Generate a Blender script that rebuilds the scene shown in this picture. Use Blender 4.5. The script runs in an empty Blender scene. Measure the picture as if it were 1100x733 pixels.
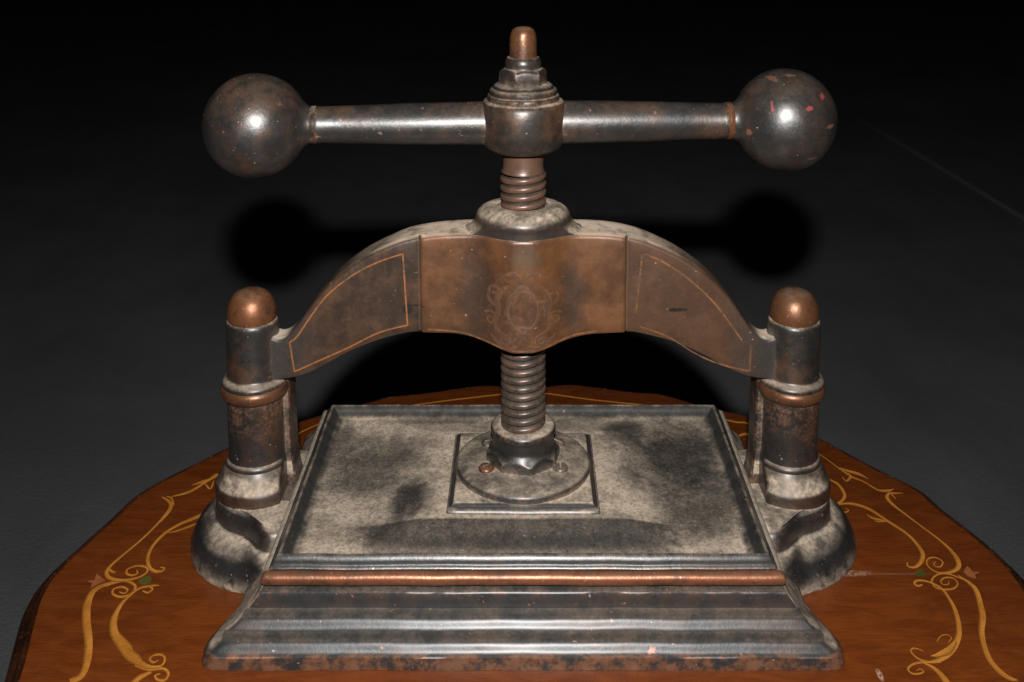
import bpy, bmesh, math, random
from mathutils import Vector, noise as mnoise

sc = bpy.context.scene
col = sc.collection
PI = math.pi

# ------------------------------------------------------------------ materials
class NT:
    """small helper for writing node materials"""
    def __init__(self, name):
        self.m = bpy.data.materials.new(name); self.m.use_nodes = True
        self.t = self.m.node_tree; self.t.nodes.clear()
        self.out = self.n('ShaderNodeOutputMaterial')
        self.tc = self.n('ShaderNodeTexCoord'); self.geo = self.n('ShaderNodeNewGeometry')
        self.pos = self.tc.outputs['Object']
    def n(self, k): return self.t.nodes.new(k)
    def put(self, sock, v):
        if isinstance(v, bpy.types.NodeSocket): self.t.links.new(v, sock)
        elif isinstance(v, (tuple, list)) and len(v) == 3 and sock.type == 'RGBA': sock.default_value = (*v, 1)
        else: sock.default_value = v
    def math(self, op, a, b=0.0, clamp=False):
        n = self.n('ShaderNodeMath'); n.operation = op; n.use_clamp = clamp
        self.put(n.inputs[0], a); self.put(n.inputs[1], b); return n.outputs[0]
    def mul(self, a, b): return self.math('MULTIPLY', a, b)
    def add(self, a, b, clamp=False): return self.math('ADD', a, b, clamp)
    def sub(self, a, b, clamp=False): return self.math('SUBTRACT', a, b, clamp)
    def inv(self, a): return self.math('SUBTRACT', 1.0, a)
    def noise(self, scale, detail=4, rough=.55, vec=None, dist=0.0, w=0.0):
        n = self.n('ShaderNodeTexNoise'); n.noise_dimensions = '4D'
        self.put(n.inputs['Vector'], vec or self.pos)
        n.inputs['W'].default_value = w
        n.inputs['Scale'].default_value = scale; n.inputs['Detail'].default_value = detail
        n.inputs['Roughness'].default_value = rough; n.inputs['Distortion'].default_value = dist
        return n.outputs['Fac']
    def step(self, v, a, b):
        n = self.n('ShaderNodeMapRange'); n.interpolation_type = 'SMOOTHSTEP'
        self.put(n.inputs[0], v); n.inputs[1].default_value = a; n.inputs[2].default_value = b
        return n.outputs[0]
    def mix(self, f, a, b):
        n = self.n('ShaderNodeMix'); n.data_type = 'RGBA'
        self.put(n.inputs[0], f); self.put(n.inputs[6], a); self.put(n.inputs[7], b)
        return n.outputs[2]
    def fmix(self, f, a, b):
        n = self.n('ShaderNodeMix'); n.data_type = 'FLOAT'
        self.put(n.inputs[0], f); self.put(n.inputs[2], a); self.put(n.inputs[3], b)
        return n.outputs[0]
    def mapping(self, scale=(1, 1, 1), loc=(0, 0, 0), rot=(0, 0, 0), vec=None):
        n = self.n('ShaderNodeMapping'); self.put(n.inputs[0], vec or self.pos)
        n.inputs[1].default_value = loc; n.inputs[2].default_value = rot; n.inputs[3].default_value = scale
        return n.outputs[0]
    def xyz(self, v=None):
        n = self.n('ShaderNodeSeparateXYZ'); self.put(n.inputs[0], v or self.pos); return n.outputs
    def nz(self): return self.xyz(self.geo.outputs['Normal'])[2]
    def ao(self, d):
        n = self.n('ShaderNodeAmbientOcclusion'); n.samples = 6
        n.inputs['Distance'].default_value = d; return n.outputs['AO']
    def spot(self, c, r, soft=.55, warp=None):
        """1 inside an irregular ellipse on the surface, fading out at its edge"""
        v = self.mapping((1/r[0], 1/r[1], 0 if len(r) < 3 else 1/r[2]),
                         (-c[0]/r[0], -c[1]/r[1], 0 if len(r) < 3 else -c[2]/r[2]))
        n = self.n('ShaderNodeVectorMath'); n.operation = 'LENGTH'; self.put(n.inputs[0], v)
        d = n.outputs['Value']
        if warp is not None: d = self.add(d, self.mul(self.sub(warp, .5), 1.5))
        return self.inv(self.step(d, 1-soft, 1+soft))
    def bump(self, h, dist, strength=1.0, normal=None):
        n = self.n('ShaderNodeBump'); n.inputs['Distance'].default_value = dist
        n.inputs['Strength'].default_value = strength; self.put(n.inputs['Height'], h)
        if normal is not None: self.put(n.inputs['Normal'], normal)
        return n.outputs[0]
    def surf(self, color, rough, metal=0.0, spec=.5, normal=None, coat=0.0, coat_rough=.2, alpha=None):
        b = self.n('ShaderNodeBsdfPrincipled')
        self.put(b.inputs['Base Color'], color); self.put(b.inputs['Roughness'], rough)
        self.put(b.inputs['Metallic'], metal); self.put(b.inputs['Specular IOR Level'], spec)
        self.put(b.inputs['Coat Weight'], coat); self.put(b.inputs['Coat Roughness'], coat_rough)
        if normal is not None: self.put(b.inputs['Normal'], normal)
        if alpha is not None: self.put(b.inputs['Alpha'], alpha)
        self.put(self.out.inputs['Surface'], b.outputs[0]); return self.m

DUST = (.49, .392, .298)

def iron(name, dark=(.034, .031, .029), brown=(.115, .048, .018), brown_amt=.45, rough=.42, dust=.7, cav=.6,
         chips=0.0, chip_col=(.30, .085, .055), metal=.45, spec=.5, extra=None, pits=1.0, w=0.0, copper_edge=None, dust_lo=.25, ao_d=.012, coat=.18, tint=None):
    dark = tuple(v*.62 for v in dark); brown = tuple(v*.85 for v in brown); metal *= .75; coat = min(1, coat*1.7)
    k = NT(name)
    big = k.noise(22, 4, .6, w=w); mid = k.noise(85, 6, .65, w=w+3); fine = k.noise(420, 4, .6, w=w+7); grit = k.noise(1100, 2, .5, w=w+9)
    bm = k.mul(k.step(k.add(k.mul(big, .6), k.mul(mid, .4)), .44, .62), brown_amt)
    c = k.mix(bm, dark, brown)
    c = k.mix(k.mul(k.step(fine, .5, .72), .22), c, (.060, .046, .036))
    c = k.mix(k.mul(k.step(mid, .55, .30), .5), c, tuple(v*.55 for v in dark))
    rg = k.add(rough, k.mul(k.sub(mid, .5), .22))
    mt = metal
    if copper_edge is not None:
        f = copper_edge(k, mid, fine)
        c = k.mix(f, c, k.mix(k.step(mid, .35, .65), (.030, .016, .011), (.16, .064, .030)))
    if chips:
        ch = k.mul(k.step(k.noise(130, 6, .62, w=w+21), .64, .67), chips)
        c = k.mix(ch, c, chip_col)
        sp = k.step(k.noise(330, 2, .5, w=w+31), .71, .75)
        c = k.mix(k.mul(sp, .8), c, (.38, .27, .20))
    wear = k.mul(k.step(k.geo.outputs['Pointiness'], .515, .56), k.step(k.add(k.mul(mid, .5), k.mul(fine, .5)), .47, .58))
    c = k.mix(k.mul(wear, .75), c, (.150, .075, .045))
    c = k.mix(k.mul(k.step(grit, .62, .70), .22), c, (.10, .08, .065))
    if tint is not None: c = tint(k, c)
    # dust lying on upward faces and in the corners
    up = k.step(k.nz(), dust_lo, .95)
    cavf = k.step(k.ao(ao_d), .93, .45)
    patch = k.step(k.add(k.mul(mid, .55), k.mul(big, .45)), .36, .60)
    du = k.add(k.mul(k.mul(up, dust), k.fmix(patch, .35, 1.0)), k.mul(k.mul(cavf, cav), k.fmix(patch, .3, 1.0)), True)
    if extra is not None: du = extra(k, du, big, mid, fine)
    du = k.mul(du, k.fmix(k.step(fine, .34, .6), .62, 1.0))
    dc = k.mix(k.step(mid, .35, .7), tuple(v*.72 for v in DUST), DUST)
    c = k.mix(du, c, dc)
    rg = k.fmix(du, rg, .92)
    mt = k.mul(k.inv(du), mt)
    sp = k.fmix(du, spec, .12)
    h = k.add(k.mul(mid, .62), k.add(k.mul(fine, .20), k.mul(grit, k.fmix(du, .03, .12))))
    nb = k.bump(h, .00055*pits)
    return k.surf(c, rg, mt, sp, nb, k.mul(k.inv(du), coat), .32)

def copper(name, w=0.0, rough=.40, base=(.175, .068, .028), dark=(.055, .030, .020), amt=.6, dust=.25, front=None):
    k = NT(name)
    big = k.noise(40, 4, .6, w=w); mid = k.noise(140, 5, .65, w=w+2); fine = k.noise(520, 3, .6, w=w+5)
    c = k.mix(k.mul(k.step(k.add(k.mul(big, .5), k.mul(mid, .5)), .46, .62), amt), base, dark)
    c = k.mix(k.mul(k.step(fine, .60, .72), .5), c, (.45, .25, .16))
    du = k.mul(k.mul(k.step(k.nz(), .5, 1.0), dust), k.step(mid, .35, .6))
    if front is not None:      # only the front run was gilded; the other sides are plain dusty iron
        f = k.step(k.xyz()[1], front-.0005, front+.0005)
        c = k.mix(f, c, k.mix(k.step(mid, .36, .6), (.05, .05, .048), (.27, .235, .19)))
        du = k.math('MAXIMUM', du, k.mul(f, .7))
    c = k.mix(k.mul(du, .6), c, DUST)
    h = k.add(k.mul(mid, .75), k.mul(fine, .2))
    return k.surf(c, k.add(rough, k.mul(k.sub(mid, .5), .3)), k.fmix(du, .55, 0.0), .5, k.bump(h, .00035))

# ------------------------------------------------------------------ mesh helpers
def link(name, bm, mat, parent=None, sharp=32, label=None):
    bmesh.ops.recalc_face_normals(bm, faces=bm.faces)
    me = bpy.data.meshes.new(name); bm.to_mesh(me); bm.free()
    for p in me.polygons: p.use_smooth = True
    me.set_sharp_from_angle(angle=math.radians(sharp))
    me.materials.append(mat)
    o = bpy.data.objects.new(name, me); col.objects.link(o)
    if parent is not None: o.parent = parent
    if label: o['label'] = label
    return o

def wobble(bm, amp=.0003, sc_=28.0, off=0.0):
    for v in bm.verts:
        p = v.co*sc_ + Vector((off, off*.7, off*1.3))
        v.co += Vector((mnoise.noise(p), mnoise.noise(p+Vector((31, 7, 3))), mnoise.noise(p+Vector((5, 57, 11)))))*amp

def loft(bm, loops, cap0=True, cap1=True):
    rows = [[bm.verts.new(p) for p in L] for L in loops]
    n = len(rows[0])
    for a, b in zip(rows, rows[1:]):
        for i in range(n):
            bm.faces.new((a[i], a[(i+1) % n], b[(i+1) % n], b[i]))
    if cap0: bm.faces.new(rows[0][::-1])
    if cap1: bm.faces.new(rows[-1])
    return bm

def lathe(bm, prof, c=(0, 0, 0), seg=64, axis='z', cap0=True, cap1=True, rot=0.0):
    loops = []
    for r, h in prof:
        L = []
        for i in range(seg):
            a = 2*PI*i/seg
            if axis == 'z': p = (r*math.cos(a), r*math.sin(a), h)
            else: p = (h, r*math.cos(a), r*math.sin(a))
            x, y, z = p
            x, y = x*math.cos(rot)-y*math.sin(rot), x*math.sin(rot)+y*math.cos(rot)
            L.append((c[0]+x, c[1]+y, c[2]+z))
        loops.append(L)
    return loft(bm, loops, cap0, cap1)

def rrect(hx, hy, z, r=.0006, nc=3, ns=24, cx=0, cy=0):
    """rounded rectangle outline, each side subdivided"""
    L = []
    r = min(r, hx*.9, hy*.9)
    cs = [(hx-r, hy-r, 0), (-hx+r, hy-r, PI/2), (-hx+r, -hy+r, PI), (hx-r, -hy+r, 3*PI/2)]
    for k in range(4):
        x, y, a0 = cs[k]; x2, y2, a2 = cs[(k+1) % 4]
        for i in range(nc+1):
            a = a0+PI/2*i/nc
            L.append((cx+x+r*math.cos(a), cy+y+r*math.sin(a), z))
        p = Vector(L[-1]); q = Vector((cx+x2+r*math.cos(a2), cy+y2+r*math.sin(a2), z))
        for i in range(1, ns):
            L.append(tuple(p.lerp(q, i/ns)))
    return L

def ellipse(cx, cy, rx, ry, z, n=72, e=2.0):
    L = []
    for i in range(n):
        a = 2*PI*i/n; ca, sa = math.cos(a), math.sin(a)
        L.append((cx+rx*math.copysign(abs(ca)**(2/e), ca), cy+ry*math.copysign(abs(sa)**(2/e), sa), z))
    return L

def spline(pts, sub=8):
    """Catmull-Rom through points of any dimension"""
    P = [Vector(p) for p in pts]; out = []
    for i in range(len(P)-1):
        p0 = P[max(i-1, 0)]; p1 = P[i]; p2 = P[i+1]; p3 = P[min(i+2, len(P)-1)]
        for s in range(sub):
            t = s/sub
            out.append(.5*((2*p1)+(p2-p0)*t+(2*p0-5*p1+4*p2-p3)*t*t+(3*p1-p0-3*p2+p3)*t*t*t))
    out.append(P[-1]); return out

def interp(tab, x):
    if x <= tab[0][0]: return tab[0][1]
    for (a, fa), (b, fb) in zip(tab, tab[1:]):
        if x <= b: return fa+(fb-fa)*(x-a)/(b-a)
    return tab[-1][1]

def empty(name, loc=(0, 0, 0)):
    o = bpy.data.objects.new(name, None); o.empty_display_size = .05; o.location = loc; col.objects.link(o); return o

# ------------------------------------------------------------------ the setting: floor
FLOOR_Z = -.75
k = NT('grey_floor')
a1 = k.noise(1.6, 5, .6); a2 = k.noise(14, 5, .65); a3 = k.noise(140, 3, .6)
c = k.mix(k.step(a1, .3, .7), (.21, .217, .223), (.285, .292, .297))
c = k.mix(k.mul(k.step(a2, .48, .7), .35), c, (.21, .21, .21))
c = k.mix(k.mul(k.step(a3, .5, .75), .25), c, (.42, .42, .42))
xs = k.xyz()
seam = k.sub(xs[0], k.add(1.98, k.mul(xs[1], -.058)))
sd = k.math('ABSOLUTE', seam)
c = k.mix(k.mul(k.inv(k.step(sd, .006, .022)), k.mul(k.inv(k.step(xs[1], 3.8, 4.9)), k.fmix(a2, .3, 1.0))), c, (.62, .60, .57))
c = k.mix(k.mul(k.step(k.noise(5, 5, .65, k.mapping((1, .35, 1))), .5, .68), .35), c, (.17, .17, .175))
fm = k.surf(c, .8, 0, .25, k.bump(k.add(k.mul(a2, .3), k.mul(a3, .7)), .004))
bm = bmesh.new()
loft(bm, [[(-14, -6, FLOOR_Z), (14, -6, FLOOR_Z), (14, 24, FLOOR_Z), (-14, 24, FLOOR_Z)],
          [(-14, -6, FLOOR_Z-.05), (14, -6, FLOOR_Z-.05), (14, 24, FLOOR_Z-.05), (-14, 24, FLOOR_Z-.05)]])
fl = link('floor', bm, fm); fl['kind'] = 'structure'

# ------------------------------------------------------------------ the inlaid table
k = NT('mahogany')
g = k.noise(9, 5, .6, k.mapping((2.2, 6.5, 1), rot=(0, 0, .75)), dist=2.0)
g2 = k.noise(60, 4, .6, k.mapping((1.4, 9, 1), rot=(0, 0, .75)))
cl = k.noise(7, 4, .6, w=4); mo = k.noise(45, 5, .65, w=6); fi = k.noise(500, 2, .5, w=2)
c = k.mix(k.step(g, .32, .68), (.096, .0215, .0042), (.142, .0340, .0064))
c = k.mix(k.mul(k.step(g2, .45, .75), .22), c, (.07, .017, .005))
c = k.mix(k.mul(k.step(cl, .5, .75), .45), c, (.085, .020, .006))
c = k.mix(k.mul(k.step(mo, .56, .72), .18), c, (.19, .060, .018))
# scratches, specks and scuffs in the polish
scr = k.noise(26, 3, .5, k.mapping((1, 22, 1), rot=(0, 0, -.9)), w=3)
sk = k.mul(k.step(scr, .735, .77), k.step(mo, .5, .56))
sk2 = k.mul(k.step(k.noise(24, 3, .5, k.mapping((20, 1, 1), rot=(0, 0, -.35)), w=8), .745, .78), k.step(cl, .45, .55))
spk = k.step(k.noise(260, 2, .5, w=12), .775, .80)
scuff = k.mul(k.spot((.2144, .0098), (.017, .0030), .35, mo), k.step(fi, .38, .52))
scuff2 = k.mul(k.spot((.250, .0092), (.02, .0010), .5, mo), .12)
blob = k.mul(k.mul(k.spot((.2089, -.0830), (.0014, .0042), .45, mo), k.step(fi, .35, .5)), .8)
mk = k.add(k.add(k.mul(sk, .5), k.mul(sk2, .3)), k.add(k.add(k.mul(spk, .5), k.mul(scuff, .4)), k.add(scuff2, blob)), True)
c = k.mix(mk, c, (.40, .27, .19))
pore = k.step(k.noise(150, 3, .6, k.mapping((1.0, 12, 1), rot=(0, 0, .75)), w=5), .55, .70)
c = k.mix(k.mul(pore, .22), c, (.035, .009, .003))
rg = k.add(.28, k.mul(k.sub(mo, .5), .25))
wood = k.surf(c, k.fmix(mk, rg, .8), 0, .42, k.bump(k.add(k.mul(g2, .6), k.mul(mo, .4)), .0006))

def inlay_mat(name, c1, c2, w=0, shade=False):
    k = NT(name)
    a = k.noise(55, 4, .6, w=w); b = k.noise(420, 3, .6, k.mapping((1, 3, 1)), w=w)
    c = k.mix(k.step(a, .32, .66), c1, c2)
    c = k.mix(k.mul(k.step(b, .5, .72), .45), c, tuple(v*.45 for v in c1))
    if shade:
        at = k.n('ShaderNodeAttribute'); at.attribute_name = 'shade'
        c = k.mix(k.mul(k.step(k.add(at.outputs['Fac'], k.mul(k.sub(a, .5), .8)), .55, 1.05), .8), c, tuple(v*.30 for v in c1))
    return k.surf(c, .40, 0, .4, k.bump(b, .0003))
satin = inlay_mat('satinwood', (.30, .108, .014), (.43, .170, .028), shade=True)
redw = inlay_mat('red_stained_wood', (.17, .048, .016), (.26, .085, .030), 3)
greenw = inlay_mat('green_stained_wood', (.045, .042, .008), (.085, .075, .016), 5)

table = empty('table', (0, -.05, FLOOR_Z))
table['label'] = 'oval scalloped mahogany table with floral inlay, standing under the iron press'
table['category'] = 'table'
TO = Vector((0, .05, -FLOOR_Z))          # table-local offset for geometry written in world coordinates
back = [(-.3268, -.050), (-.3245, -.030), (-.3165, 0), (-.3095, .0245), (-.3055, .041), (-.3015, .0555), (-.2915, .0735), (-.273, .0976), (-.2467, .130), (-.215, .158), (-.1782, .1850),
        (-.1516, .2000), (-.1350, .2110), (-.1244, .2165), (-.110, .2195), (-.087, .2250), (-.058, .2340), (-.0363, .2390), (-.018, .2365), (0, .2335), (.020, .2365), (.0433, .2405), (.062, .2370), (.0842, .2310),
        (.105, .2255), (.1262, .2225), (.1400, .2150), (.1621, .1995), (.1947, .1835), (.225, .167), (.2501, .1475), (.2849, .0985), (.3053, .0722), (.3135, .0585), (.3175, .0420), (.3235, .0245), (.3330, -.001), (.3400, -.030), (.3415, -.050)]
outline = [tuple(p) for p in spline(back, 4)]
front = [(x, -.10-y) for x, y in reversed(outline[1:-1])]
outline = outline + front
def tloop(s, z, inset=0.0):
    return [((x-.005)*s+.005+TO.x, (y+.05)*s-.05+TO.y, z+TO.z) for x, y in outline]
bm = bmesh.new()
loft(bm, [tloop(s_, z) for s_, z in reversed([(.9575, 0), (.960, -.0003), (.9612, -.0012), (.9612, -.02), (.90, -.02)])])
link('tabletop', bm, wood, table, 28)
k = NT('dark_edge_wood')
g = k.noise(40, 5, .6); g2 = k.noise(300, 3, .6)
c = k.mix(k.step(g, .35, .65), (.012, .0045, .0028), (.034, .010, .0038))
c = k.mix(k.mul(k.step(g2, .56, .72), .5), c, (.14, .055, .022))
edge_wood = k.surf(c, .30, 0, .5, k.bump(g, .0006), .35, .2)
bm = bmesh.new()
ep = [(.9612, -.006), (.9614, -.0032), (.9630, -.0026), (.9660, -.0014), (.9700, -.0010), (.9740, -.0016), (.9765, -.0030), (.9775, -.0048), (.9800, -.0052), (.9850, -.0054), (.9910, -.0070), (.9960, -.0098), (.9990, -.0136), (1.0, -.0175), (.9985, -.0215), (.994, -.0245), (.985, -.0265), (.972, -.028), (.961, -.030)]
loops = [tloop(s_, z) for s_, z in reversed(ep)]; loops.append(loops[0])
loft(bm, loops, False, False); bmesh.ops.remove_doubles(bm, verts=bm.verts, dist=1e-7)
link('edge_moulding', bm, edge_wood, table, 40)
# apron, turned column and foot under the top
bm = bmesh.new()
loft(bm, [[(x*.80+TO.x, (y+.05)*.80-.05+TO.y, TO.z+z) for x, y in outline] for z in (-.10, -.0202)])
link('apron', bm, wood, table)
bm = bmesh.new()
lathe(bm, [(.055, .055), (.06, .07), (.045, .10), (.07, .18), (.075, .24), (.05, .33), (.035, .42), (.045, .50), (.06, .56), (.085, .60), (.09, .65)])
link('column', bm, wood, table)
bm = bmesh.new()
lathe(bm, [(.23, 0), (.235, .02), (.215, .035), (.13, .05), (.06, .0549)])
link('foot', bm, wood, table)

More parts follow.
